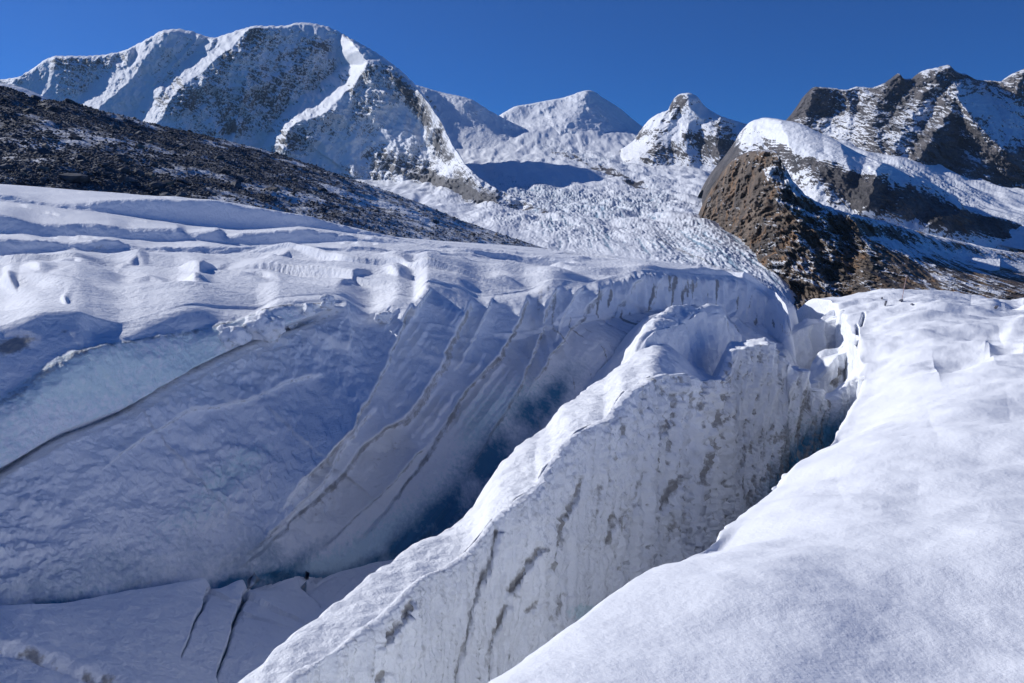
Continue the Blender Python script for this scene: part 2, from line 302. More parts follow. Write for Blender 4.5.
# ---- long snow fin in the middle
def fin(name, label, px0, px1, d, crest, Yc, brk, Yb, nv, depth, left, subs, relief, mat=M_ice, slant=.35):
    q = cols(px0, px1, d); yc = cv(Yc)(q); zq = 0*q; b0_ = cv(brk); c0_ = cv(crest)
    jag = (2.5 if Yb is None else 1.6)
    brk_f = lambda q: b0_(q)+ss(0, 14, b0_(q)-c0_(q))*9*fbm(q/42, zq, zq, 2, .4); cr_f = lambda q: c0_(q)+jag*(ss(705, 730, q) if Yb is None else 1)*fbm(q/9, zq+9, zq, 4, .6)
    if Yb is None:                                         # cap leaning gently to the sunny side
        yc = yc*(1.2-.2*ss(680, 860, q)); c = at(q, cr_f(q), yc); rc = -c[:, 2]/c[:, 1]; t_ = at(q, brk_f(q), 1.0); rb = -t_[:, 2]
        tl = .25; yb = yc*(1-tl)*rc/(rb-tl*rc); kk = np.ones(41)/41; yr = np.pad(yb/yc, 20, mode='edge'); yb = yc*np.convolve(yr, kk, 'valid'); b = at(q, brk_f(q), yb)
    else: c = at(q, cr_f(q), yc); b = at(q, brk_f(q), cv(Yb)(q))
    n = C3(nv[0], nv[1], 0); lf = -n
    rows = [c+lf*left[2]+C3(0, 0, -left[3]-3), c+lf*left[2]*.6+C3(0, 0, -left[3]*.6), c+lf*left[0]*.9+C3(0, 0, -left[1]*3.2), c+lf*left[0]*.3+C3(0, 0, -left[1]*.8), c, b,
            b+n*.05+C3(0, 0, -.16), b+n*.45+C3(0, 0, -depth*.28), b+n*1.0+C3(0, 0, -depth*.65), b+n*.8+C3(0, 0, -depth)]
    P = loft(rows, subs); PX, PY = proj(P)
    rid = np.concatenate([np.linspace(k, k+1, m, endpoint=False) for k, m in enumerate(subs)]+[[len(rows)-1.0]])[:, None]+0*P[..., 0]
    N = normals(P)
    up = np.where(rid < 5, N[..., 2], N[..., 0]*n[0]+N[..., 1]*n[1])
    N = N*np.where(up < 0, -1, 1)[..., None]
    P, at_ = relief(P, PX, PY, N, rid)
    return grid_obj(name, P, mat, at_, label=label)
def fin_relief(P, PX, PY, N, rid):
    x, y, z = P[..., 0].copy(), P[..., 1].copy(), P[..., 2].copy()
    face = ss(4.95, 5.4, rid); top = 1-face
    a = (x*.56+y*.83)-.22*z                                 # along the face, leaning with depth
    farw = ss(560, 700, PX); mid = ss(600, 680, PX)
    soft = fbm(x*.5, y*.5, z*.5, 3)
    g1 = fbm(a*.55, z*.07, 0*x, 3, ridged=True); g2 = fbm(a*1.5+4, z*.16, 0*x, 3, ridged=True); g3 = fbm(a*3.6+4, z*.35, 0*x, 2, ridged=True)
    dsp = face*(.12*soft+(.12+.35*farw)*g1+(.08+.26*farw)*g2+.11*mid*g3+.05*fbm(x*4, y*4, z*4, 4, .6)+.03*fbm(a*9, z*1.2, 0*x, 2, ridged=True))
    dsp += top*(.22*soft+.05*fbm(x*2, y*2, z*2, 2))*ss(1.5, 4, rid)
    # pits
    n1 = fbm(a*4.0+11, z*.75, 0*x+3, 3, .55); n2 = fbm(a*7+1, z*1.8, 0*x+8, 2)
    env = face*ss(.0, .3, blobs(PX, PY, [(690,430,60,75,15,1),(745,400,40,60,15,1),(650,520,50,60,20,.7),(800,430,40,40,20,.8)]))
    pit = env*ss(.06, .2, .8*n1+.6*n2+.25*fbm(x*.3, y*.3, z*.3, 2))
    dsp -= .12*pit
    fine = fbm(a*4.6+3, z*.35+.8*fbm(a*.5, z*.5, 0*x, 2), 0*x+2, 3, .6, ridged=True)
    fsh = np.maximum(fine+.15, 0)**1.5; dsp += face*(.15+.08*farw)*fsh+face*.07*fbm(x*2, y*2, z*2, 4, .6)
    dm = np.maximum(pit*.62, face*.62*ss(.05, -.55, fine)*(.35+.65*mid)*ss(-.2, .2, fbm(x*.5, y*.5, z*.5+3, 3)))
    dm = np.maximum(dm, face*.6*ss(.45, .8, -g2+.5*g3)*ss(600, 720, PX))
    broad = face*ss(5.05, 5.6, rid); rpu = 0*x
    # explicit long gashes
    for s, wd, h, dk in (('493,530 488,550 474,580 463,612 458,645 450,690', 3.2, .28, .55), ('532,548 520,565 505,590', 4.0, .36, .9), ('500,603 494,622 487,640', 3.5, .28, .8), ('575,478 568,500 556,520 552,545 545,570', 3.5, .30, .7),
                         ('400,602 392,618 370,645', 4, .30, .75), ('372,670 366,682', 4, .2, .7), ('655,420 648,440 640,470', 3, .25, .6), ('700,440 690,460 683,485', 5, .35, .8), ('665,475 655,505 645,520', 3.5, .3, .8),
                         ('690,388 684,410', 3.5, .3, .7), ('712,395 700,425', 4.5, .35, .8), ('605,515 598,545', 3.5, .2, .6), ('556,592 548,612 543,620', 5, .25, .5), ('632,470 626,505 618,530', 2, .2, .4), ('486,640 480,690', 2.2, .2, .5), ('530,600 522,612', 3, .2, .5)):
        wb = 3*fbm(x*1.5, y*1.5, z*1.5, 3)
        D, S_, T_ = polydist(PX+wb, PY, s); sd = D*S_
        e = np.where((T_ <= 0)|(T_ >= 1), np.exp(-D/3), 1)*broad
        cutp = np.exp(-(sd/wd)**2)
        rpu = rpu-.75*h*e*cutp*(.7+.8*soft)
        rpu = rpu+.5*h*e*np.exp(-((sd+wd*1.6)/(wd*1.3))**2)
        dm = np.maximum(dm, e*(.25+.75*dk)*np.exp(-((sd-.2)/(wd*.9))**2)*(.95+.9*fbm(x*2.5, y*2.5, z*2.5, 3)))
    P = ray_push(P+N*dsp[..., None], rpu)
    # ragged small teeth on the thin far crest
    th = ss(715, 745, PX)*np.exp(-((rid-4.6)/.8)**2)
    P[..., 2] += th*.35*fbm(a*1.8, 0*x, 0*x, 3)
    deep = ss(-9, -14, z)
    ice = face*(.25*ss(.1, .5, fbm(x*.3, y*.3, z*.3, 3))+blobs(PX, PY, [(578,612,16,10,0,.95),(800,440,60,50,-40,.45),(720,530,80,30,-40,.25)]))+.4*(1-ss(1, 3, rid))
    dm = np.maximum(dm, face*.5*blobs(PX, PY, [(790,450,50,40,-45,1)])*ss(-.1, .4, g2))
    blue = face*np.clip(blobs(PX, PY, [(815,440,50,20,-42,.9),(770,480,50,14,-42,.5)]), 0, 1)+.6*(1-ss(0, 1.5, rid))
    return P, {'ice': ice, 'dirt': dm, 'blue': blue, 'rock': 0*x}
fin('ice_fin', 'long snow capped ice fin between two crevasses, its shaded side fluted and pitted with dirt', 130, 866, .9,
    '130:757 230:685 300:630 350:594 396:561 440:533 453:524 471:507 499:466 528:439 548:424 565:403 590:388 615:368 640:352 660:345 680:354 700:370 713:376 719:368 724:358 731:343 740:342 748:340 764:338 772:348 780:360 787:370 793:366 799:366 804:378 807:384 810:385 812:392 824:395 840:385 852:372 866:360',
    '130:7.2 230:8.5 300:10 400:13 471:15.8 528:19.4 565:22 640:28 700:32 755:36 800:38.5 866:42',
    '130:820 230:722 300:668 340:645 385:611 417:580 456:560 489:524 510:504 535:484 545:466 575:433 602:420 626:390 665:379 690:380 713:383 719:375 724:364 731:350 740:349 755:345 764:343 772:354 780:366 787:376 793:371 799:371 804:384 807:389 810:390 812:397 824:400 840:390 852:377 866:366',
    None,
    (.83, -.56), 15, (1.0, .55, 4.6, 9), [10, 14, 14, 16, 60, 26, 90, 170, 50], fin_relief)
print('fin', time.time()-T0)

def simple_relief(seed, amp=.2, flute=.2, pitv=0.0, icev=.3, wedge=0):
    def f(P, PX, PY, N, rid):
        x, y, z = P[..., 0].copy(), P[..., 1].copy(), P[..., 2].copy()
        face = ss(4.95, 5.4, rid); a = (x*.56+y*.83)-.22*z
        s = fbm(x*.45+seed, y*.45, z*.45, 4); g = fbm(a*.8+seed, z*.12, 0*x, 4, ridged=True)
        n1 = fbm(a*1.3+seed, z*.5, 0*x+3, 3)
        pit = face*ss(.22, .4, n1)*pitv
        P = P+N*((1-face)*amp*s*1.3+face*(amp*s+flute*g+flute*.5*fbm(a*2.3+seed, z*.3, 0*x, 2, ridged=True)+.14*fbm(x*1.6, y*1.6, z*1.6, 4, .6))-pit*.3+(1-face)*.10*fbm(x*1.2, y*1.2, z*1.2, 4, .6))[..., None]
        return P, {'ice': icev*face+0*x, 'dirt': pit*.8, 'rock': 0*x}
    return f
fin('snow_knob', 'rounded snow topped ice knob rising behind the fin in the crevasse', 628, 752, .8,
    '628:362 636:345 642:331 654:317 675:307 703:305 722:311 733:325 742:345 752:365', '628:35 675:40 703:43 752:47',
    '628:372 636:352 642:341 654:334 675:325 695:312 703:311 722:318 733:333 742:353 752:372', '628:33.6 675:37.4 703:41.6 752:46.2',
    (.83, -.56), 12, (1.6, .8, 5.5, 7), [8, 10, 12, 14, 40, 20, 60, 60, 10], simple_relief(3, .45, .22, .5, .1))
fin('snow_hump', 'low lumpy snow hump joining the knob to the fin', 612, 722, .8,
    '612:395 625:365 645:350 655:347 668:344 680:355 695:366 710:378 722:392', '612:32.5 668:37.2 722:41',
    '612:402 625:374 645:360 655:362 668:358 680:364 695:374 710:386 722:400', '612:31.4 668:35.8 722:40.2',
    (.83, -.56), 10, (1.2, .6, 4, 6), [8, 10, 12, 12, 30, 16, 40, 40, 10], simple_relief(8, .35, .1, .0, .05))
fin('ice_blade', 'jagged shaded ice blade standing in the crevasse beyond the fin', 770, 858, .6,
    '770:392 785:388 800:382 812:372 819:358 824:352 837:348 846:339 852:341 858:350', '770:46 858:49',
    '770:396 785:392 800:386 812:377 819:363 824:357 837:353 846:345 852:346 858:355', '770:45.6 858:48.6',
    (.83, -.56), 13, (.5, .5, 2.2, 7), [6, 8, 8, 8, 14, 16, 70, 60, 10], simple_relief(13, .35, 1.0, .9, .1))
fin('ice_blade', 'farthest fluted ice blade under the skyline of the right snow slope', 770, 842, .6,
    '770:345 782:336 790:327 800:322 808:318.5 818:318 826:313 833:310.5 842:320', '770:54 842:57',
    '770:349 782:341 790:332 800:327 808:323.5 818:323 826:319 833:316 842:325', '770:52.6 842:56.6',
    (.83, -.56), 13, (.5, .5, 2.2, 7), [6, 8, 8, 8, 14, 16, 70, 60, 10], simple_relief(19, .35, 1.0, .9, .1))

# ---- snow floor of the crevasse, lower left
q = cols(-260, 520, .8)
tp = '-260:640 -100:612 0:606 60:603 100:597 130:592 170:586 203:579 207:583 211:590 224:587 243:580 248:592 258:590 300:577 305:584 340:572 380:563 420:553 460:540 520:520'
r0 = at(q, cv(tp)(q), cv('-260:14.5 0:15.6 100:17.9 200:20.3 300:23.1 400:26.6 520:30')(q))
rows = [r0+C3(-.6, 1.2, -5), r0+C3(-.2, .3, -.6), r0, at(q, cv('-260:655 0:620 100:612 200:600 300:592 400:575 520:545')(q), cv('-260:14 0:15.1 100:17.2 200:19.5 300:22.2 400:25.3 520:28.5')(q)),
        at(q, cv('-260:720 0:665 100:660 200:655 300:650 400:640 520:620')(q), cv('-260:12 0:13.6 100:15.3 200:17 300:18.8 400:21 520:23.5')(q)),
        at(q, 760+0*q, cv('-260:10 0:11 100:12 200:13.2 300:14.5 520:17')(q)), at(q, 900+0*q, cv('-260:8 0:8.5 200:10 520:12')(q))]
P = loft(rows, [8, 8, 24, 70, 60, 20]); PX, PY = proj(P); N = orient(normals(P), P)
x, y, z = P[..., 0].copy(), P[..., 1].copy(), P[..., 2].copy(); dsp = .22*fbm(x*.25, y*.25, z*.25, 4); dm = np.zeros(x.shape)
wb = 2.5*fbm(x*.8, y*.8, z*.8, 3)
wb = wb+2*fbm(x*3, y*3, z*3, 3)
for s, wd, h in (('210,589 206,598 197,618 190,636 182,656', 1.5, .30), ('248,591 237,612 230,640 221,662 216,700', 2.0, .45), ('305,584 312,592 322,604', 1.6, .25)):
    D, S_, T_ = polydist(PX+wb, PY, s); e = np.where(T_ >= 1, np.exp(-D/3), 1)*(1-.6*T_)*np.where(T_ <= 0, np.exp(-D), 1); sd = D*S_; wn = .75*wd*(.7+1.2*np.abs(fbm(x*1.5, y*1.5, z*1.5, 3)))*(1.3-.6*T_)
    dsp += -h*e*np.exp(-(sd/wn)**2)-h*.5*e*ss(2, -2, sd)*np.exp(-np.maximum(-sd, 0)/60); bm2 = 1.5*e*np.exp(-(sd/(wn*.9))**2); dm = np.maximum(dm, bm2)
crk_ = dm.copy(); dm = np.zeros(x.shape)
dsp += .05*fbm(x*1.6, y*1.6, z*1.6, 4); rfl = np.concatenate([np.linspace(k, k+1, m, endpoint=False) for k, m in enumerate([8, 8, 24, 70, 60, 20])]+[[6.0]])[:, None]; dsp *= ss(1.8, 2.1, rfl); crk_ *= ss(1.9, 2.05, rfl)
D, S_, T_ = polydist(PX+wb*2, PY+wb*2, '-60,640 0,648 30,652 55,662 75,672 110,680 150,700')
dsp += .16*np.exp(-np.maximum(-D*S_, 0)/25)*ss(-3, 2, -D*S_)-.12*np.exp(-(D/3)**2); dm = np.maximum(dm, .9*np.exp(-(D/3.2)**2)*ss(-.1, .3, fbm(x*2.4, y*2.4, z*2.4, 4)))
P += N*dsp[..., None]
grid_obj('crevasse_floor', P, M_ice, {'ice': .12+.25*ss(250, 450, PX), 'dirt': np.maximum(dm, crk_*.5), 'blue': crk_*.9, 'rock': 0*x}, label='shaded snow floor of the left crevasse split by two narrow cracks')  # cracks coloured dark blue and grey for the shade inside; dirt only near the front
q = cols(440, 760, 1.1)
r0 = at(q, cv('440:560 480:528 520:490 550:448 565:425 600:378 625:345 650:318 680:312 720:330 760:350')(q), cv('440:27.5 520:31.5 600:37.5 650:43.5 700:47 760:50')(q))
rows = [r0+C3(-1.5, 1, -1.5), r0, at(q, cv('440:600 480:570 520:530 565:460 600:415 625:380 650:355 680:350 720:360 760:380')(q), cv('440:26 520:29.8 600:35 650:40 700:44 760:47')(q)), at(q, cv('440:660 520:590 600:490 650:430 720:430 760:430')(q), cv('440:24.5 520:28 600:32.5 650:36.5 760:44')(q))]
P = loft(rows, [8, 60, 30]); x, y, z = P[..., 0], P[..., 1], P[..., 2]
P[..., 2] += .5*fbm(x*.2, y*.2, z*.2+5, 3)
PX, PY = proj(P)
grid_obj('crevasse_floor', P, M_ice, {'ice': .6*ss(580, 500, PX), 'dirt': 0*PX, 'rock': 0*PX}, label='smooth shaded snow ramp rising along the far end of the left crevasse')
print('trench', time.time()-T0)

# ---- right foreground snow slope (rows by distance)
E = pts('3,250,860 4,330,790 5,400,735 6,490,684 7.2,545,648 8.5,600,612 10,645,587 11.5,685,560 13,720,537 14.8,745,514 17,771,494 20,800,466 24.5,832,440 28,845,420 32,857,398 36,862,375 41,857,346 46,850,328 52,842,313 58,833,303 64,829,299.5')
Rr = pts('3,1024,960 4,1024,845 5,1024,762 6,1024,697 7.2,1024,640 8.5,1024,591 10,1024,548 11.5,1024,514 13,1024,487 14.8,1024,462 17,1024,437 20,1024,411 24.5,1024,383 28,1024,360 32,1024,348 36,1024,338 41,1024,326 46,1024,316 52,1024,307.5 58,1024,303 64,1024,301')
Yq = np.concatenate([np.linspace(3, 8, 90, endpoint=False), np.linspace(8, 16, 110, endpoint=False), np.linspace(16, 34, 150, endpoint=False), np.linspace(34, 64.01, 170)])
eL = pchip(E[:, 0], at(E[:, 1], E[:, 2], E[:, 0]), Yq); eR = pchip(Rr[:, 0], at(Rr[:, 1], Rr[:, 2], Rr[:, 0]), Yq)
ext = eR+(eR-eL)*np.array([1.6, 0, 0])+C3(0, 0, .3); ext2 = ext+C3(25, 0, -4)
mid = (eL*.55+eR*.45); mid[:, 2] += .012*Yq+.10
und0 = eL+C3(.2, -.15, -16); und1 = eL+C3(.0, 0, -3); und2 = eL+C3(-.02, .0, -.5)
G_ = loft([und0, und1, und2, eL, eL*.9+eR*.1+C3(0, 0, .12), mid, eR, ext, ext2], [14, 16, 14, 60, 140, 180, 60, 10])
last = G_[-1]
tail = [last+np.array([0, dy, dzv]) for dy, dzv in ((2, -.12), (4, -.5), (7, -1.6), (12, -4.5), (25, -14), (60, -40), (120, -70))]
P = np.concatenate([G_.transpose(1, 0, 2) if G_.shape[1] == len(Yq) else G_, np.stack(tail, 0) if last.shape[0] != len(Yq) else np.zeros((0,)+G_.shape[1:])], 0) if False else None
Gt = G_.transpose(1, 0, 2)                                  # rows by distance, columns across
last = Gt[-1]
Pt = np.stack([last]+[last+np.array([0, dy, dzv]) for dy, dzv in ((2, -.12), (4, -.5), (7, -1.6), (12, -4.5), (25, -14), (60, -40))], 0)
Pt = loft(list(Pt), [4]*6)[1:]
P = np.concatenate([Gt, Pt], 0); PX, PY = proj(P); N = normals(P); N *= np.sign(N[..., 2:3]+1e-9)
sub2 = [14, 16, 14, 60, 140, 180, 60, 10]
cidx = np.concatenate([np.linspace(k, k+1, n, endpoint=False) for k, n in enumerate(sub2)]+[[8.0]])[None, :]+0*P[..., 0]
onface = 1-ss(2.6, 3.0, cidx)
x, y, z = P[..., 0].copy(), P[..., 1].copy(), P[..., 2].copy()
sof = 1-onface
wq = 2*fbm(x*.1, y*.1, 0*x+21, 2)
dz = sof*((.50*fbm(x*.20+wq*.2, y*.27+wq*.1, 0*x, 4, .42)+.07*fbm(x*.8, y*.9, 0*x, 4))*(.7+y*.02)+.25*fbm(x*.10+3, y*.14, 0*x, 2)*ss(8, 20, y))
dz *= ss(2.9, 3.6, cidx)*.85+.15
for s, h, wd in (('790,560 815,548 850,545', -.0, 12), ('1000,335 1024,325 1060,322', .45, 7), ('985,341 1005,345 1024,347', -.5, 6), ('935,368 962,360 992,350', -.7, 11), ('930,425 970,412 1010,405', .12, 22), ('660,640 740,610 860,590', .035, 26), ('840,490 880,478 920,482', .06, 16), ('880,505 930,505 990,520', -.07, 18), ('780,660 840,640 900,655', .03, 20), ('870,545 930,530 1000,540', -.03, 26), ('970,304 990,306 1000,304', .35, 6), ('1005,308 1024,306', -.4, 4)):
    D, S_, T_ = polydist(PX, PY, s); dz += sof*h*np.exp(-(D/wd)**2)*(np.sin(np.pi*np.clip(T_, .02, .98))**.7)*.7
crk = np.zeros(x.shape)
for s, wd, h in (('857,326 858,337 855,351', 1.0, 1.3), ('864,316 861,325', 1.1, .9)):
    D, S_, T_ = polydist(PX, PY, s); g = np.exp(-(D/wd)**2)*np.where((T_ <= 0)|(T_ >= 1), np.exp(-D/1), 1); dz -= h*g*sof; crk = np.maximum(crk, g)
# bays bitten into the edge between the blades
P[..., 2] += dz
nf = fbm(y*.35, z*.15, 0*x, 3); P[..., 0] += (1-ss(2.9, 3.3, cidx))*(.35*nf+.10*fbm(x*2, y*2, z*2, 2))
bay = sum(a*np.exp(-((y-c)/s)**2) for c, s, a in ((35.0, .35, .9), (43.0, .4, 1.2), (52.5, .5, 1.2)))
P[..., 0] += (1-ss(3.0, 3.35, cidx))*bay
grid_obj('snow_slope', P, M_near, {'ice': onface*.3, 'dirt': crk*.3, 'rock': 0*x}, flip=True, label='smooth sunlit snow slope filling the right foreground, with gentle wind hollows')
print('slope', time.time()-T0)
# the snowfield the photographer stands on, continuing behind the camera
xs = np.concatenate([np.linspace(-140, -12, 40), np.linspace(-11, 12, 60), np.linspace(13, 140, 40)])
prof = [(3.3, -22), (3.25, -5), (3.1, -3.75), (2.2, -3.05), (0, -2.7), (-3, -2.3), (-8, -1.9), (-20, -1.2), (-45, -.3), (-90, 2.0), (-160, 6)]
P = loft([np.stack([xs, 0*xs+yy, 0*xs+zz], -1) for yy, zz in prof], [6, 6, 8, 10, 12, 14, 20, 20, 20, 10])
P[..., 2] += .25*fbm(P[..., 0]*.12, P[..., 1]*.15, 0*P[..., 0], 4)*ss(2, -3, P[..., 1])
grid_obj('snow_slope', P, M_near, {'ice': 0*P[..., 0], 'dirt': 0*P[..., 0], 'rock': 0*P[..., 0]}, label='open snowfield of the glacier behind the viewpoint')
def zslope(px, py, Y): return Vector(at(px, py, Y))

# ------------------------------------------------------------------ far terrain
def far_sheet(name, label, px0, px1, d, rowspec, sub, mat, relief, back=(0, 400, -200)):
    q = cols(px0, px1, d); rows = [at(q, cv(a)(q), cv(b)(q)) for a, b in rowspec]
    if back: rows = [rows[0]+C3(*back)]+rows; sub = [5]+sub
    P = loft(rows, sub); PX, PY = proj(P)
    rid = np.concatenate([np.linspace(k, k+1, m, endpoint=False) for k, m in enumerate(sub)]+[[len(rows)-1.0]])[:, None]+0*P[..., 0]
    P, A = relief(P, PX, PY, rid)
    return grid_obj(name, P, mat, A, label=label)
def ridges(PX, PY, L, wob=0):
    """sum of roof shaped spurs: (polyline, height, width left, width right)"""
    r = np.zeros(PX.shape)
    for s, h, wl, wr in L:
        D, S_, T_ = polydist(PX+wob, PY+wob, s); wd = np.where(S_ > 0, wl, wr)
        r = np.maximum(r, h*np.maximum(0, 1-D/wd)*(1-.25*T_))
    return r
def steep(P):
    n = normals(P); return 1-np.abs(n[..., 2])
def mtn(L, amp, freq, rockb, rk=(.5, .8), blob=(), gl=.35, wobpx=6, sgn=1, icev=(), fadex=0, strat=1, smo=.6, crisp=0):
    def f(P, PX, PY, rid):
        x, y, z = P[..., 0]*freq, P[..., 1]*freq, P[..., 2]*freq
        wv = wobpx*fbm(x*1.5, y*1.5, z*1.5, 3)
        R = ridges(PX, PY, L, wv)
        inn = ss(1.0, 1.25, rid)
        rn = .62*fbm(x*1.0+z*gl, y*.3, z*.45, 6, .58, ridged=True)+.38*fbm(x*2.1-z*.5+7, y*.4, z*1.3, 5, .6, ridged=True)
        rough = ss(-.12, .22, fbm(x*.75+2, y*.3, z*.6, 3)+.45*blobs(PX, PY, blob)); am_ = amp*(1-fadex*ss(835, 900, PX))*(1-smo*(1-rough))
        R2 = R+am_*rn+am_*.28*fbm(x*3, y*1.0, z*3, 5, .58)+(am_*crisp*fbm(x*4.5+5, y*1.2, z*4.5, 5, .62, ridged=True) if crisp else 0)
        sn_ = (P[..., 2]+.35*P[..., 0]+amp*.5*fbm(x*1.2, y*.4, z*1.2+3, 3))/(amp*.42)
        t_ = sn_-np.floor(sn_); R2 = R2+strat*am_*.20*(t_+.35*ss(.85, 1, t_)-1.35*ss(.8, 1, t_))*ss(-.2, .2, fbm(x*.8, y*.3, z*.8+8, 2))
        Q = ray_push(P, R2*(.15+.85*inn))
        Q[..., 2] += amp*.10*fbm(x*6, 0*x, 0*x, 3)*np.exp(-((rid-1)/.3)**2)
        st = steep(Q); nz = fbm(x*1.6+9, y*.6, z*1.5, 5, .58)
        strk = fbm(x*5-z*2, y*1.2, z*1.6, 4, .6)
        rock = rockb+smo*.55*(rough-.45)+(st-rk[0])*rk[1]*1.5+.45*nz+.58*strk-.30*rn+blobs(PX, PY, blob)
        return Q, {'rock': rock, 'ice': np.clip(blobs(PX, PY, icev), 0, .6) if icev else 0*x, 'dirt': 0*x}
    return f
# Lyskamm-like great wall on the left
far_sheet('mountain', 'broad snow covered mountain wall on the left with dark rock ribs and bright lit ridges', -220, 560, .8, [
  ('-220:95 -60:88 0:80 20:77 35:68 50:58 60:56 90:56 120:52 150:38 163:31 175:29 190:31 215:38 225:35 240:30 258:26 285:26 300:22.5 325:26 350:38 375:52 400:70 420:90 440:118 455:148 475:174 500:190 540:206 560:216', '-220:8600 0:8200 150:7900 300:7700 400:7100 440:6000 500:4600 560:3980'),
  ('-220:110 0:98 100:85 200:70 300:60 375:90 420:125 455:160 500:195 560:219', '-220:8350 0:7950 200:7550 300:7450 420:6500 455:5500 500:4500 560:3930'),
  ('-220:140 0:130 100:130 200:125 300:125 375:140 420:165 455:186 500:204 560:221', '-220:8000 0:7650 200:7250 300:7150 420:6150 455:5150 500:4380 560:3880'),
  ('-220:200 0:200 200:190 300:185 375:190 455:206 500:214 560:226', '-220:7600 0:7250 200:6850 300:6800 420:5700 455:4800 500:4250 560:3830')], [80, 110, 90], M_mtn,
  mtn([('37,66 25,75 8,86', 160, 26, 60), ('170,29 152,55 122,88 95,112 75,125', 330, 26, 46), ('198,33 178,62 150,88 130,105', 230, 16, 30), ('252,26 228,50 192,80 165,106 150,140', 560, 30, 130),
       ('285,26 292,42 284,52 268,66', 330, 14, 50), ('358,50 368,63 350,88 325,108 300,124 288,130 285,150', 900, 26, 170), ('400,72 430,112 452,150 480,195', 300, 40, 40),
       ('60,56 50,85 30,105', 200, 24, 40), ('130,50 118,75 112,95', 180, 16, 30), ('215,110 205,130 195,150', 260, 24, 40), ('330,140 322,155 318,168', 300, 24, 60), ('245,80 240,110 232,140', 420, 20, 50), ('372,100 385,130 390,150', 420, 30, 40)], 180, 1/330, .16, (.52, .9),
      [(232,60,10,40,35,.34),(190,100,30,20,-35,.32),(262,40,20,14,0,.25),(318,44,14,5,10,.5),(225,125,12,22,15,.4),(282,75,18,30,20,.35),(268,95,22,24,0,.25),(290,145,12,14,0,.35),(395,78,5,22,-35,.6),(415,105,6,26,-35,.6),(370,68,6,10,0,.4),(440,150,8,30,-30,.5),(400,165,60,9,20,.45),(480,196,50,12,20,1.0),(430,182,40,6,20,.6),(360,110,8,30,-30,.3),(85,60,30,8,0,.4),(95,85,18,10,0,.2),(355,45,25,18,40,-.4),(330,100,30,10,0,-.3),(250,150,50,12,10,-.35),(110,115,40,25,0,-.35),(30,100,40,15,10,-.4),(145,80,20,30,35,-.1),(400,125,30,14,20,-.35),(350,150,25,12,0,-.4)],
      .5))
far_sheet('mountain', 'shaded snow shoulder behind the great wall, above the glacier basin', 395, 560, .8, [
  ('395:82 415:85 440:92 470:99 490:111 505:119 515:124 560:140', '395:9600 470:9300 560:9200'),
  ('395:110 415:110 440:115 470:125 500:135 560:150', '395:9200 560:8600'), ('395:220 470:205 515:180 560:175', '395:7300 470:7200 560:7300')], [40, 90], M_mtn,
  mtn([('417,86 430,110 445,140', 250, 22, 30), ('470,99 490,130 520,155', 260, 60, 30), ('505,119 528,150 530,170', 150, 30, 20)], 85, 1/280, .1, (.55, .8), [(430,105,6,18,-30,.5),(480,150,30,30,0,-.3)], .4))
far_sheet('mountain', 'distant snow peak with a small pointed summit in the middle of the skyline', 470, 690, .7, [
  ('470:135 490:122 505:112 517:106 530:104 545:101 560:98.5 572:95 580:92 588:90.5 596:93 601:97 606:100 620:109 633:120 648:131 662:142 690:160', '470:9600 590:9900 690:9400'),
  ('470:145 510:126 545:116 590:106 620:120 648:140 690:168', '470:9200 590:9500 690:9100'),
  ('470:165 510:148 545:142 590:138 648:152 690:175', '470:8600 590:8800 690:8700'),
  ('470:185 510:180 545:180 590:185 648:190 690:195', '470:7500 590:7600 690:7700')], [26, 50, 50], M_mtn,
  mtn([('588,91 583,105 568,120 562,140 565,150', 330, 60, 60), ('517,106 530,120 535,135', 120, 25, 25), ('601,97 612,115 622,135', 120, 24, 30), ('545,101 543,120', 60, 20, 20)], 75, 1/240, -.06, (.5, .8),
      [(532,112,14,2,0,.5),(540,130,8,3,0,.3),(550,140,14,2,15,.4),(600,100,8,4,30,.3)], .4))
# twin peak with rock base
far_sheet('mountain', 'sharp snowy twin peak with dark rocky flanks right of centre', 620, 790, .7, [
  ('620:150 634:140 640:131 650:119 660:113 668:110 673:100 680:94 688:93 697:97 702:104 712:112 722:117 735:121 745:124 760:126 790:135', '620:7700 680:7400 790:7000'),
  ('620:158 640:145 660:130 685:118 705:124 735:133 760:138 790:150', '620:7400 680:7150 790:6700'),
  ('620:168 640:158 680:160 720:168 740:175 790:180', '620:7100 680:6800 790:6300'), ('620:185 700:182 790:200', '620:6800 790:6000')], [36, 60, 20], M_brt,
  mtn([('688,93 690,108 700,118', 180, 20, 30), ('668,110 658,130 655,150', 140, 22, 22), ('722,117 716,135 722,160', 200, 26, 26), ('690,125 685,145 690,160', 120, 20, 20), ('745,124 738,150 735,170', 150, 20, 20)], 60, 1/170, .62, (.55, .9),
      [(676,103,4,8,35,.5),(660,140,12,14,0,.4),(715,145,30,18,0,.4),(690,115,14,14,0,-.75),(742,124,14,6,20,-.4),(675,128,12,10,0,-.3),(650,125,8,8,0,-.2),(728,120,10,4,20,.2)], .4))
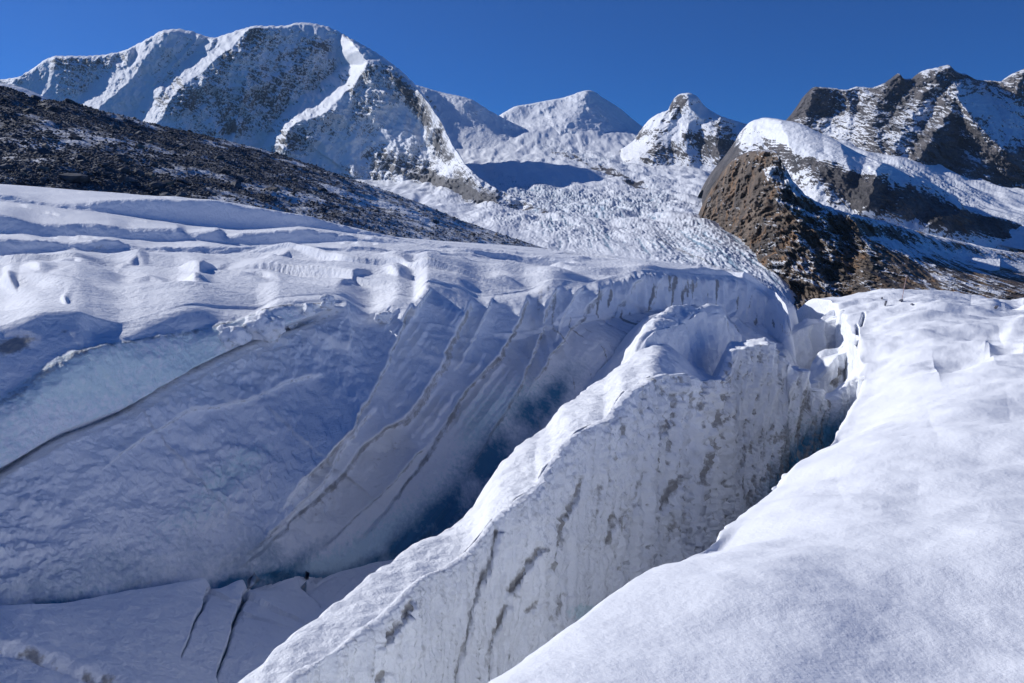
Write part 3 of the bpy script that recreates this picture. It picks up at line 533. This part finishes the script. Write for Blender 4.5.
# rocky chain on the right
far_sheet('mountain', 'jagged rocky mountain chain with snow gullies on the right skyline', 770, 1260, .8, [
  ('770:130 780:126 790:116 800:103 806:94 815:87 830:88 845:90 857:87 870:88 882:84 892:78 897:74 903:79 912:79 920:72 935:68 947:65.5 955:72 965:75 975:80 988:81 1000:82 1012:74 1024:69 1040:64 1080:75 1150:95 1260:120', '770:7400 900:7000 1024:6700 1260:6600'),
  ('770:137 800:120 850:110 900:105 950:100 1024:105 1260:150', '770:7150 900:6700 1024:6400 1260:6300'),
  ('770:155 850:143 900:140 950:145 1024:150 1260:180', '770:6700 900:6100 1024:5900 1260:5900'),
  ('770:175 850:165 900:172 950:190 1024:200 1260:215', '770:6200 900:5700 1024:5300 1260:5300')], [50, 60, 50], M_brt,
  mtn([('815,87 808,105 800,130', 260, 24, 34), ('845,90 850,112 848,130', 150, 24, 22), ('897,74 882,100 872,125 880,150', 260, 34, 36), ('947,66 925,95 905,125 893,150', 330, 36, 40),
       ('955,95 945,120 925,150 915,170', 420, 28, 34), ('955,95 972,118 992,140 1010,155', 420, 30, 30), ('1024,69 1015,100 1010,120', 180, 30, 30), ('1024,150 995,158 970,172', 220, 24, 24), ('1024,150 1050,165 1080,185', 220, 30, 30)], 110, 1/180, 1.08, (.5, .9),
      [(990,105,30,14,10,-.8),(1015,125,25,16,10,-.8),(925,110,5,30,35,-.45),(840,130,16,14,0,-.5),(905,155,5,12,-20,-.7),(850,95,20,5,0,-.2),(975,105,12,5,30,-.3),(945,150,30,25,0,.35),(1000,170,30,14,0,.3),(900,80,60,6,0,.25),(815,105,14,20,0,.2)], .4, smo=.35, crisp=.3))
print('mountains', time.time()-T0)
# glacier tongue filling the valley
def gl_relief(fx=1/17, fy=1/55, amp=9, extra=None):
    def f(P, PX, PY, rid):
        x, y, z = P[..., 0], P[..., 1], P[..., 2]
        wx = 60*fbm(x/300, y/600, 0*x, 3)
        n = fbm((x+wx+y*.15)*fx, (y-x*.5+wx)*fy, 0*x, 4, .6, ridged=True); n2 = fbm((x+wx)/150, (y)/420, 0*x+2, 3)
        big = blobs(PX, PY, [(520,190,60,14,12,1),(580,205,60,14,8,1),(640,200,40,16,0,.8),(560,225,90,14,10,.7),(700,250,60,40,20,.9),(620,165,60,10,12,.6),(560,150,60,8,10,.7),(770,290,60,25,35,.8),(880,160,60,16,15,.7),(960,190,50,14,15,.8),(670,185,40,10,0,.3)]).clip(0, 1.2)
        sc = np.clip(y/2600, .35, 1.6)
        v_ = ss(-.25, .25, fbm((x+wx)/420, y/900, 0*x+6, 3))
        n = n*.6+.5*fbm((x+wx-y*.1)*fx*1.9, (y-x*.8)*fy*2.2, 0*x+3, 3, .6)
        fl_ = fbm((x+wx*.6-y*.04)/24, y/700, 0*x+4, 3, .6, ridged=True); low = ss(4600, 3200, y)
        P[..., 2] += low*1.8*fl_
        P[..., 2] += sc*(amp*(.04+.40*v_+.8*big)*n+26*n2)
        D, S_, T_ = polydist(PX, PY, '500,200 560,222 620,240 700,262 760,290 800,312'); P[..., 2] += -6*np.exp(-(D/4)**2)*sc
        dm = 0*x
        for s, wd, a in (('602,168 620,178 642,186', 4.5, 1.3), ('553,152 575,158 600,170', 3, .9), ('500,200 520,204 545,210', 3, 1.2), ('655,238 700,258 740,280 790,303 820,318', 1.2, .55), ('640,225 690,245 740,270 790,300', 1.2, .25), ('790,308 815,322', 2.0, .8)):
            D, S_, T_ = polydist(PX+2*n2*4, PY+n2*4, s); dm = np.maximum(dm, a*np.exp(-(D/wd)**2))
        return P, {'ice': (.08+.6*(big+.4*v_)*ss(.25, -.3, n)+.22*big+.45*low*ss(.1, -.5, fl_)), 'dirt': dm*(PY > 225), 'rock': dm*(PY <= 225)*(.55+1.3*fbm(x/60, y/160, z/60, 4, .6))}
    return f
far_sheet('glacier', 'wide crevassed glacier flowing down the valley between the peaks', 330, 1000, .8, [
  ('330:150 480:135 560:125 640:132 700:150 760:170 1000:190', '330:9200 480:9000 640:9200 760:7800 1000:7000'),
  ('330:170 480:158 560:150 640:152 700:165 760:185 1000:210', '330:7700 480:7700 560:7900 640:7900 700:6900 1000:5600'),
  ('330:185 480:180 560:178 640:178 700:186 760:205 1000:230', '330:5600 480:5600 640:5800 760:4700 1000:4500'),
  ('330:205 480:203 560:203 640:202 700:208 760:225 1000:250', '330:4300 480:4300 640:4300 760:3500 1000:3200'),
  ('330:232 480:230 640:228 700:232 760:248 1000:270', '330:2800 640:2750 760:2400 1000:2200'),
  ('330:256 480:255 640:255 700:258 760:264 1000:275', '330:2150 640:2150 760:2050 850:2250 1000:2700'),
  ('330:285 480:285 640:285 1000:300', '330:1800 760:1760 850:2150 1000:2600'), ('330:345 640:345 1000:350', '330:1350 760:1350 850:1900 1000:2500'), ('330:420 1000:420', '330:1000 760:1000 1000:2000')], [36, 44, 46, 50, 50, 46, 60, 20], M_gla, gl_relief(), back=(0, 300, -100))
far_sheet('glacier', 'crevassed side glacier descending below the rocky chain on the right', 800, 1260, .8, [
  ('800:128 850:138 900:150 950:172 1024:190 1260:210', '800:7000 850:6600 950:5700 1024:5400 1260:5400'), ('800:145 850:165 900:172 950:190 1024:207 1260:230', '800:5800 900:5000 1024:4600 1260:4500'),
  ('800:170 850:190 900:198 950:212 1024:230 1260:255', '800:5000 900:4200 1024:3800 1260:3700'), ('800:200 900:240 1024:270 1260:300', '800:4000 1024:2800 1260:2700')], [44, 46, 40], M_gla, gl_relief(1/17, 1/45, 7), back=(0, 300, -100))
# small icefall rocks on the left of the glacier, snow domes and rock spurs on the right
far_sheet('hill', 'snow domed rock ridge running down to the right behind the brown spur', 702, 1260, .8, [
  ('690:215 702:190 712:172 728:152 738:138 744:128 752:121 765:118 780:120 795:123 815:132 835:142 855:153 880:163 905:172 935:186 955:200 965:210 990:216 1024:224 1060:232 1260:262', '690:4500 760:4200 830:3700 900:3450 1024:3250 1260:3150'),
  ('690:220 702:198 712:182 728:162 744:146 765:142 780:145 815:155 855:168 905:185 955:212 1024:236 1260:275', '690:4350 760:3950 830:3400 900:3250 1024:3160 1260:3100'),
  ('690:225 712:195 744:162 780:168 815:180 855:196 905:208 955:226 1024:245 1260:290', '690:4250 760:3860 830:3320 900:3160 1024:3090 1260:3030'),
  ('690:230 744:200 815:225 905:240 1024:270 1260:320', '690:4100 760:3700 830:3200 900:3080 1024:3020 1260:2960')], [50, 60, 50], M_brt,
  mtn([('780,120 792,150 800,175', 100, 24, 34), ('965,210 945,218 930,228', 90, 20, 16), ('880,163 870,190 868,205', 90, 16, 14), ('840,143 850,170', 50, 20, 20)], 34, 1/110, .12, (.5, .8),
      [(722,180,22,34,0,1.3),(690,200,20,30,0,1),(790,128,36,10,22,-.9),(850,150,34,5,26,-.7),(745,145,14,8,-30,-.2),(820,178,20,12,20,.0),(870,194,30,18,20,1.2),(925,208,34,16,22,1.2),(1000,228,60,12,15,1.2),(840,180,34,12,25,.8),(805,162,40,9,25,.5),(770,165,20,16,30,.4),(800,165,20,12,20,-.1),(728,150,16,12,0,.55),(960,222,30,8,10,.6),(1080,250,60,16,15,.6)], .5))
far_sheet('hill', 'brown rock spur with a steep sunlit cliff above the glacier tongue', 696, 1260, .8, [
  ('696:222 702:212 706:200 712:188 722:172 735:158 748:152 764:150 774:152 783:168 792:182 805:196 822:205 845:213 870:219 895:226 915:232 950:240 985:248 1024:254 1260:290', '696:3500 720:3150 770:2560 830:2400 900:2600 1024:3000 1260:3000'),
  ('696:226 706:215 722:200 748:188 774:190 792:208 822:226 860:236 895:242 950:256 1024:268 1260:305', '696:3450 720:3050 770:2440 830:2240 900:2300 1024:2550 1260:2550'),
  ('696:230 706:225 722:228 748:235 774:240 800:255 830:268 895:272 950:280 1024:288 1260:325', '696:3400 720:2950 770:2220 830:2020 900:1930 1024:1950 1260:1950'),
  ('696:238 706:234 722:244 748:262 774:280 800:296 830:308 895:312 1024:318 1260:350', '696:3350 720:2850 770:2020 830:1800 900:1640 1024:1550 1260:1550'),
  ('696:250 722:260 748:280 774:300 830:330 1024:345 1260:380', '696:3300 720:2750 770:1880 830:1700 1024:1550 1260:1550')], [44, 60, 60, 20], M_spur,
  mtn([('764,150 772,185 800,215 812,250 815,290', 110, 60, 60), ('850,213 866,240 872,262 868,290', 120, 30, 110), ('905,232 930,255 950,285', 90, 30, 70), ('735,158 738,190 745,220', 60, 24, 24), ('1000,250 985,270 990,300', 70, 30, 60), ('822,205 832,225 838,250', 60, 16, 20)], 120, 1/120, 1.0, (.45, .5),
      [(825,198,30,8,25,-1.0),(795,180,14,8,60,-.9),(805,212,14,3,30,-.5),(850,212,30,4,15,-.8),(905,250,24,4,30,-.45),(760,170,20,12,0,-.28),(940,252,40,7,10,-.40),(970,240,50,8,10,-.6),(1010,262,40,6,10,-.4),(880,240,16,3,20,-.35)], .4, wobpx=4, fadex=.6, smo=.15, crisp=.45))
# dark rock toe below the great wall and rocks in the icefall
far_sheet('hill', 'low dark rock ledge jutting into the right glacier', 900, 1260, .9, [
  ('900:192 925:194 945:199 965:206 990:210 1024:218 1260:240', '900:3900 1024:3300 1260:3000'), ('900:200 945:210 990:222 1024:232 1260:262', '900:3750 1024:3150 1260:2850'), ('900:215 1024:250 1260:280', '900:3550 1024:3000 1260:2700')], [24, 20], M_brt,
  mtn([('965,206 960,220', 50, 20, 20)], 22, 1/110, .6, (.45, .7), [(1000,232,50,6,12,-.3)], .3))
far_sheet('hill', 'bright snow crest rising behind the top of the moraine at the left edge', -240, 120, .9, [
  ('-240:40 -100:62 -40:74 0:83 20:87 38:94 50:101 60:109 90:122 120:135', '-240:1700 120:1500'), ('-240:55 -40:84 0:91 20:95 50:107 120:142', '-240:1600 120:1420'), ('-240:130 0:130 120:165', '-240:1200 120:1200')], [16, 20], M_mtn,
  mtn([('0,83 20,87 50,101', 20, 20, 30)], 9, 1/60, -.5, (.5, .5)))
# ---- moraine
def mor_relief(P, PX, PY, rid):
    x, y, z = P[..., 0].copy(), P[..., 1].copy(), P[..., 2].copy()
    P[..., 2] += 4.0*fbm(x/40, y/60, 0*x, 4)*ss(.9, 1.5, rid)+1.3*fbm(x/7, y/7, z/7, 4, .6)
    sn = fbm(x/30, y/45, z/20, 4, .6)
    rock = .72-.28*ss(.0, .3, sn)-.22*ss(240, 400, PX)+.4*fbm(x/3, y/5, z/3, 3)-blobs(PX, PY, [(45,145,26,5,0,.35),(25,132,22,5,0,.25),(130,150,40,8,20,.2)])
    return P, {'rock': rock, 'ice': 0*x, 'dirt': 0*x}
mor = far_sheet('moraine', 'dark rubble moraine slope dusted with snow on the left', -240, 548, .9, [
  ('-240:65 -100:72 0:87 20:92 40:102 50:107 58:103.5 70:104 100:111 150:124 200:135 250:147 300:161 350:179 400:196 450:216 500:234 530:243 548:249', '-240:300 0:330 200:420 400:520 548:560'),
  ('-240:100 0:110 100:125 200:148 300:172 400:204 500:238 548:252', '-240:260 0:280 200:350 400:440 548:520'),
  ('-240:145 0:150 100:158 200:176 300:196 400:220 500:243 548:255', '-240:190 0:200 200:240 400:330 548:460'),
  ('-240:185 0:192 100:200 200:211 300:228 400:245 500:252 548:260', '-240:148 0:150 200:165 400:220 548:400')], [44, 54, 54], M_mor, mor_relief, back=(0, 60, -25))
print('far', time.time()-T0)

# ------------------------------------------------------------------ rocks
def rock_mesh(name, seed, mat, sub=2, flat=.7):
    import bmesh
    r = random.Random(seed); bm = bmesh.new(); bmesh.ops.create_icosphere(bm, subdivisions=sub, radius=.5)
    planes = [(Vector((r.gauss(0, 1), r.gauss(0, 1), r.gauss(0, 1))).normalized(), r.uniform(.24, .42)) for _ in range(11)]
    for v in bm.verts:
        for n, d in planes:
            k = v.co.dot(n)
            if k > d: v.co -= n*(k-d)
        v.co.x *= 1.25; v.co.z *= flat
        v.co += Vector((r.uniform(-1, 1), r.uniform(-1, 1), r.uniform(-1, 1)))*.012
    bmesh.ops.recalc_face_normals(bm, faces=bm.faces)
    me = bpy.data.meshes.new(name); bm.to_mesh(me); bm.free(); me.materials.append(mat)
    zc = np.array([v.co.z for v in me.vertices]); 
    for a in ('ice', 'dirt', 'rock'):
        A = me.attributes.new(a, 'FLOAT', 'POINT'); A.data.foreach_set('value', (np.full(len(zc), .95 if a == 'rock' else 0)).astype(np.float32))
    return me
def rock_mat(name, a, b, sc):
    m = bpy.data.materials.new(name); m.use_nodes = True; N, L = m.node_tree.nodes, m.node_tree.links
    g = N.new('ShaderNodeNewGeometry'); n = N.new('ShaderNodeTexNoise'); n.inputs['Scale'].default_value = sc; n.inputs['Detail'].default_value = 6
    L.new(g.outputs['Position'], n.inputs[0]); r = N.new('ShaderNodeValToRGB'); r.color_ramp.elements[0].color = (*a, 1); r.color_ramp.elements[1].color = (*b, 1)
    r.color_ramp.elements[0].position = .35; r.color_ramp.elements[1].position = .65
    L.new(n.outputs[0], r.inputs[0]); p = N['Principled BSDF']; L.new(r.outputs[0], p.inputs['Base Color']); p.inputs['Roughness'].default_value = .85
    bp = N.new('ShaderNodeBump'); bp.inputs['Strength'].default_value = .5; L.new(n.outputs[0], bp.inputs['Height']); L.new(bp.outputs[0], p.inputs['Normal'])
    return m
M_rk = rock_mat('dark_boulder', (.033, .037, .048), (.13, .137, .155), .5)
M_rkp = rock_mat('pale_boulder', (.12, .10, .085), (.32, .27, .22), .6)
M_stone = rock_mat('grey_stone', (.10, .10, .12), (.25, .25, .28), 6)
mv = np.empty(len(mor.data.vertices)*3, np.float32); mor.data.vertices.foreach_get('co', mv); mv = mv.reshape(-1, 3).astype(float)
mpx, mpy = proj(mv); foot = cv(top)(np.clip(mpx, -260, 832))
ok = np.where((mpx > -30) & (mpx < 540) & (mpy < foot-1) & (mpy > 60) & (mv[:, 1] < 540))[0]
wt = (mv[ok, 1]/200)**-1.0; wt = wt*(1-.75*ss(250, 400, mpx[ok]))*np.where(fbm(mv[ok,0]/30, mv[ok,1]/45, mv[ok,2]/20, 4, .6) > .14, .25, 1); wt /= wt.sum()
# loose rubble, uncountable, as one object
def rubble(name, n, lo, hi, seed):
    base = [rock_mesh('t', seed+k, M_rk, 1) for k in range(6)]
    B = [(np.array([v.co[:] for v in m.vertices]), np.array([p.vertices[:] for p in m.polygons])) for m in base]
    for m in base: bpy.data.meshes.remove(m)
    r = np.random.default_rng(seed); pick = r.choice(ok, n, p=wt); V = []; Fc = []; off = 0
    for i, k in enumerate(pick):
        vb, fb = B[i % 6]; s = r.uniform(lo, hi)**1*(mv[k, 1]/220)**.5; a = r.uniform(0, 6.28); c, sn = math.cos(a), math.sin(a)
        R = np.array([[c, -sn, 0], [sn, c, 0], [0, 0, 1]]); t = r.uniform(-.5, .5); R = R@np.array([[1, 0, 0], [0, math.cos(t), -math.sin(t)], [0, math.sin(t), math.cos(t)]])
        V.append((vb*s)@R.T+mv[k]+np.array([r.uniform(-.6, .6), r.uniform(-1, 1), .10*s])); Fc.append(fb+off); off += len(vb)
    V = np.concatenate(V); Fc = np.concatenate(Fc).astype(np.int32); me = bpy.data.meshes.new(name)
    me.vertices.add(len(V)); me.vertices.foreach_set('co', V.reshape(-1).astype(np.float32)); me.loops.add(Fc.size); me.loops.foreach_set('vertex_index', Fc.reshape(-1))
    me.polygons.add(len(Fc)); me.polygons.foreach_set('loop_start', np.arange(0, Fc.size, 3, dtype=np.int32)); me.polygons.foreach_set('loop_total', np.full(len(Fc), 3, np.int32))
    me.update(calc_edges=True); me.materials.append(M_rk); o = bpy.data.objects.new(name, me); COL.objects.link(o)
    return o
rb = rubble('rubble', 17000, .35, 1.05, 50); rb['kind'] = 'stuff'; rb['label'] = 'loose dark rubble covering the moraine slope'; rb['category'] = 'rubble'
bm_ = [rock_mesh('boulder', 80+k, M_rk) for k in range(8)]+[rock_mesh('boulder', 95+k, M_rkp) for k in range(3)]
r = np.random.default_rng(11); pick = r.choice(ok, 285, p=wt, replace=False)
for i, k in enumerate(pick):
    pale = i % 6 == 0
    o = bpy.data.objects.new('boulder', bm_[8+i % 3] if pale else bm_[i % 8]); COL.objects.link(o)
    s = 1.1+2.6*r.random()**2.5*(mv[k, 1]/220)**.5; o.scale = (s, s, s*.9); o.location = mv[k]+np.array([0, 0, .12*s])
    o.rotation_euler = (r.uniform(-.3, .3), r.uniform(-.3, .3), r.uniform(0, 6.28))
    o['category'] = 'boulder'
    fpx, fpy, ffo = mpx[k], mpy[k], foot[k]; tpy = cv('-30:92 0:87 50:107 100:111 200:135 300:161 400:196 500:234 548:249')(np.array([fpx]))[0]
    t = (fpy-tpy)/max(ffo-tpy, 1); zone = 'near the moraine crest' if t < .33 else 'halfway up the moraine' if t < .67 else 'low on the moraine by the snow'
    side = 'at far left' if fpx < 100 else 'left of the tall peak' if fpx < 200 else 'below the tall peak' if fpx < 330 else 'on the narrow right end'
    kind_ = 'pale brown boulder' if pale else 'dark angular boulder'
    o['label'] = kind_+' '+zone+' '+side; o['group'] = kind_+'s '+zone+' '+side
for px, py, s, mi, lb in ((271, 191, 5.5, 8, 'largest pale boulder at the foot of the moraine'), (72, 179, 6.5, 3, 'biggest dark slab boulder low on the moraine above the snow plateau edge'), (148, 176, 4, 9, 'pale rounded boulder near the snow edge below the moraine')):
    j = np.argmin((mpx-px)**2+(mpy-py)**2); o = bpy.data.objects.new('boulder', bm_[mi]); COL.objects.link(o); o.scale = (s, s, s*.7); o.location = mv[j]; o['label'] = lb; o['category'] = 'boulder'

# ------------------------------------------------------------------ small things on the snow
dg = None
def drop(px, py, names, far=400):
    """point of the terrain under a sight line"""
    global dg
    if dg is None: bpy.context.view_layer.update(); dg = bpy.context.evaluated_depsgraph_get()
    d = Vector(at(px, py, 1.0)).normalized()
    hit, loc, *_ = SC.ray_cast(dg, Vector((0, 0, 0)), d, distance=20000)
    return loc
def ice_mesh(name, seed, mat, sub=4, rough=.30, dirt=.2, icev=.3):
    import bmesh
    r = random.Random(seed); bm = bmesh.new(); bmesh.ops.create_icosphere(bm, subdivisions=sub, radius=.5)
    planes = [(Vector((r.gauss(0, 1), r.gauss(0, 1), r.gauss(0, 1))).normalized(), r.uniform(.3, .44)) for _ in range(8)]
    V = np.array([v.co[:] for v in bm.verts])
    for n, d in planes:
        n = np.array(n); k = V@n; V = V-np.outer(np.maximum(k-d, 0)*.9, n)
    n = fbm(V[:, 0]*3+seed, V[:, 1]*3, V[:, 2]*3, 4); nn = V/np.linalg.norm(V, axis=1, keepdims=True); V = V+nn*(rough*n)[:, None]
    for v, c in zip(bm.verts, V): v.co = c
    me = bpy.data.meshes.new(name); bm.to_mesh(me); bm.free(); me.materials.append(mat)
    me.polygons.foreach_set('use_smooth', np.ones(len(me.polygons), bool))
    dn = fbm(V[:, 0]*4+seed, V[:, 1]*4, V[:, 2]*4, 3)
    for a, val in (('ice', icev+0*dn), ('dirt', np.clip(dirt+.8*dn-.25*V[:, 2], 0, 1)), ('rock', 0*dn)):
        A = me.attributes.new(a, 'FLOAT', 'POINT'); A.data.foreach_set('value', val.astype(np.float32))
    return me
pos = [  # px, py, width px, height px, label
 (268, 322, 40, 26, 'largest rounded block of broken ice at the upper end of the ice band'), (236, 334, 28, 22, 'squat ice block just left of the largest broken block'),
 (310, 309, 16, 11, 'dirty ice block lying right of the largest broken block'), (329, 302, 18, 12, 'rounded ice block at the end of the row of broken blocks'),
 (293, 323, 13, 9, 'small dirty ice lump wedged in the crack below the broken blocks'), (385, 316, 22, 11, 'lone dirty ice block on the lip right of the row of broken blocks')]
for i, (px, py, wpx, hpx, lb) in enumerate(pos):
    l = drop(px, py+hpx*.35, None); s = l.y/F
    o = bpy.data.objects.new('ice_block', ice_mesh('ice_block', 30+i, M_ice)); COL.objects.link(o)
    o.location = l+Vector((0, -.25*wpx*s, hpx*s*.30)); o.scale = (wpx*s*1.05, wpx*s*.8, hpx*s*1.25); o.rotation_euler = (0, .1, .3*i)
    o['label'] = lb; o['category'] = 'ice block'
for i, (px, py, wpx, hpx, lb) in enumerate([(789, 479, 18, 9, 'rounded snow lump on the edge of the sunny slope beside the dark crevasse'), (775, 489, 7, 5, 'tiny snow lump just below the larger lump on the crevasse edge')]):
    Y = 18.2-i*.9; l = Vector(at(px, py, Y)); s = Y/F; o = bpy.data.objects.new('snow_lump', ice_mesh('snow_lump', 50+i, M_near, 3, .06, 0, 0)); COL.objects.link(o)
    o.location = l; o.scale = (wpx*s, wpx*s, hpx*s*1.3); o['label'] = lb; o['category'] = 'snow lump'
sm = [rock_mesh('stone', 130+k, M_stone) for k in range(3)]
for i, (px, py, wpx, hpx, lb) in enumerate([(882, 298, 4, 4, 'small upright stone at the crest of the right snow slope'), (885.5, 302.5, 4, 9, 'tall dark stone standing in the snow just below the small upright stone'), (901, 300, 7, 4.5, 'grey slab stone half buried at the foot of the thin pole'),
     (912, 304, 6, 3, 'flat dark stone right of the slab by the pole'), (996, 306.5, 6, 6, 'round dark stone near the right end of the snow crest')]):
    l = drop(px, py+hpx*.4, None); s = l.y/F
    o = bpy.data.objects.new('stone', sm[i % 3]); COL.objects.link(o); o.location = l+Vector((0, 0, hpx*s*.35)); o.scale = (wpx*s/1.4, wpx*s/1.4, hpx*s*1.15); o['label'] = lb; o['category'] = 'stone'
# thin marker pole
import bmesh
bm = bmesh.new(); bmesh.ops.create_cone(bm, cap_ends=True, segments=10, radius1=.022, radius2=.016, depth=1.9, matrix=Matrix.Translation((0, 0, .75)))
me = bpy.data.meshes.new('marker_pole'); bm.to_mesh(me); bm.free(); mp = bpy.data.materials.new('weathered_pole'); mp.use_nodes = True
pn = mp.node_tree.nodes; tn = pn.new('ShaderNodeTexNoise'); tn.inputs['Scale'].default_value = 14; rr = pn.new('ShaderNodeValToRGB'); rr.color_ramp.elements[0].color = (.42,.24,.22,1); rr.color_ramp.elements[1].color = (.55,.42,.38,1)
mp.node_tree.links.new(tn.outputs[0], rr.inputs[0]); mp.node_tree.links.new(rr.outputs[0], pn['Principled BSDF'].inputs['Base Color']); me.materials.append(mp)
o = bpy.data.objects.new('marker_pole', me); COL.objects.link(o); l = drop(902, 299, None); o.location = l; o.rotation_euler = (0, .13, 0)
o['label'] = 'thin weathered marker pole leaning on the crest of the right snow slope'; o['category'] = 'pole'
# thin high altitude air that pales the far faces
bm = bmesh.new(); bmesh.ops.create_cube(bm, size=1, matrix=Matrix.Translation((1500, 5600, 1100))@Matrix.Diagonal((16000, 12400, 3900, 1)))
me = bpy.data.meshes.new('haze'); bm.to_mesh(me); bm.free(); hm = bpy.data.materials.new('haze'); hm.use_nodes = True; hn = hm.node_tree.nodes; hn.clear()
ho = hn.new('ShaderNodeOutputMaterial'); hv = hn.new('ShaderNodeVolumePrincipled'); hv.inputs['Color'].default_value = (.45, .68, 1, 1); hv.inputs['Density'].default_value = 0.9e-5; hv.inputs['Anisotropy'].default_value = .3
hm.node_tree.links.new(hv.outputs[0], ho.inputs['Volume']); me.materials.append(hm); o = bpy.data.objects.new('haze', me); COL.objects.link(o); o['kind'] = 'stuff'; o['label'] = 'thin bluish mountain air'
print('done', time.time()-T0, 'verts', sum(len(m.vertices) for m in bpy.data.meshes))
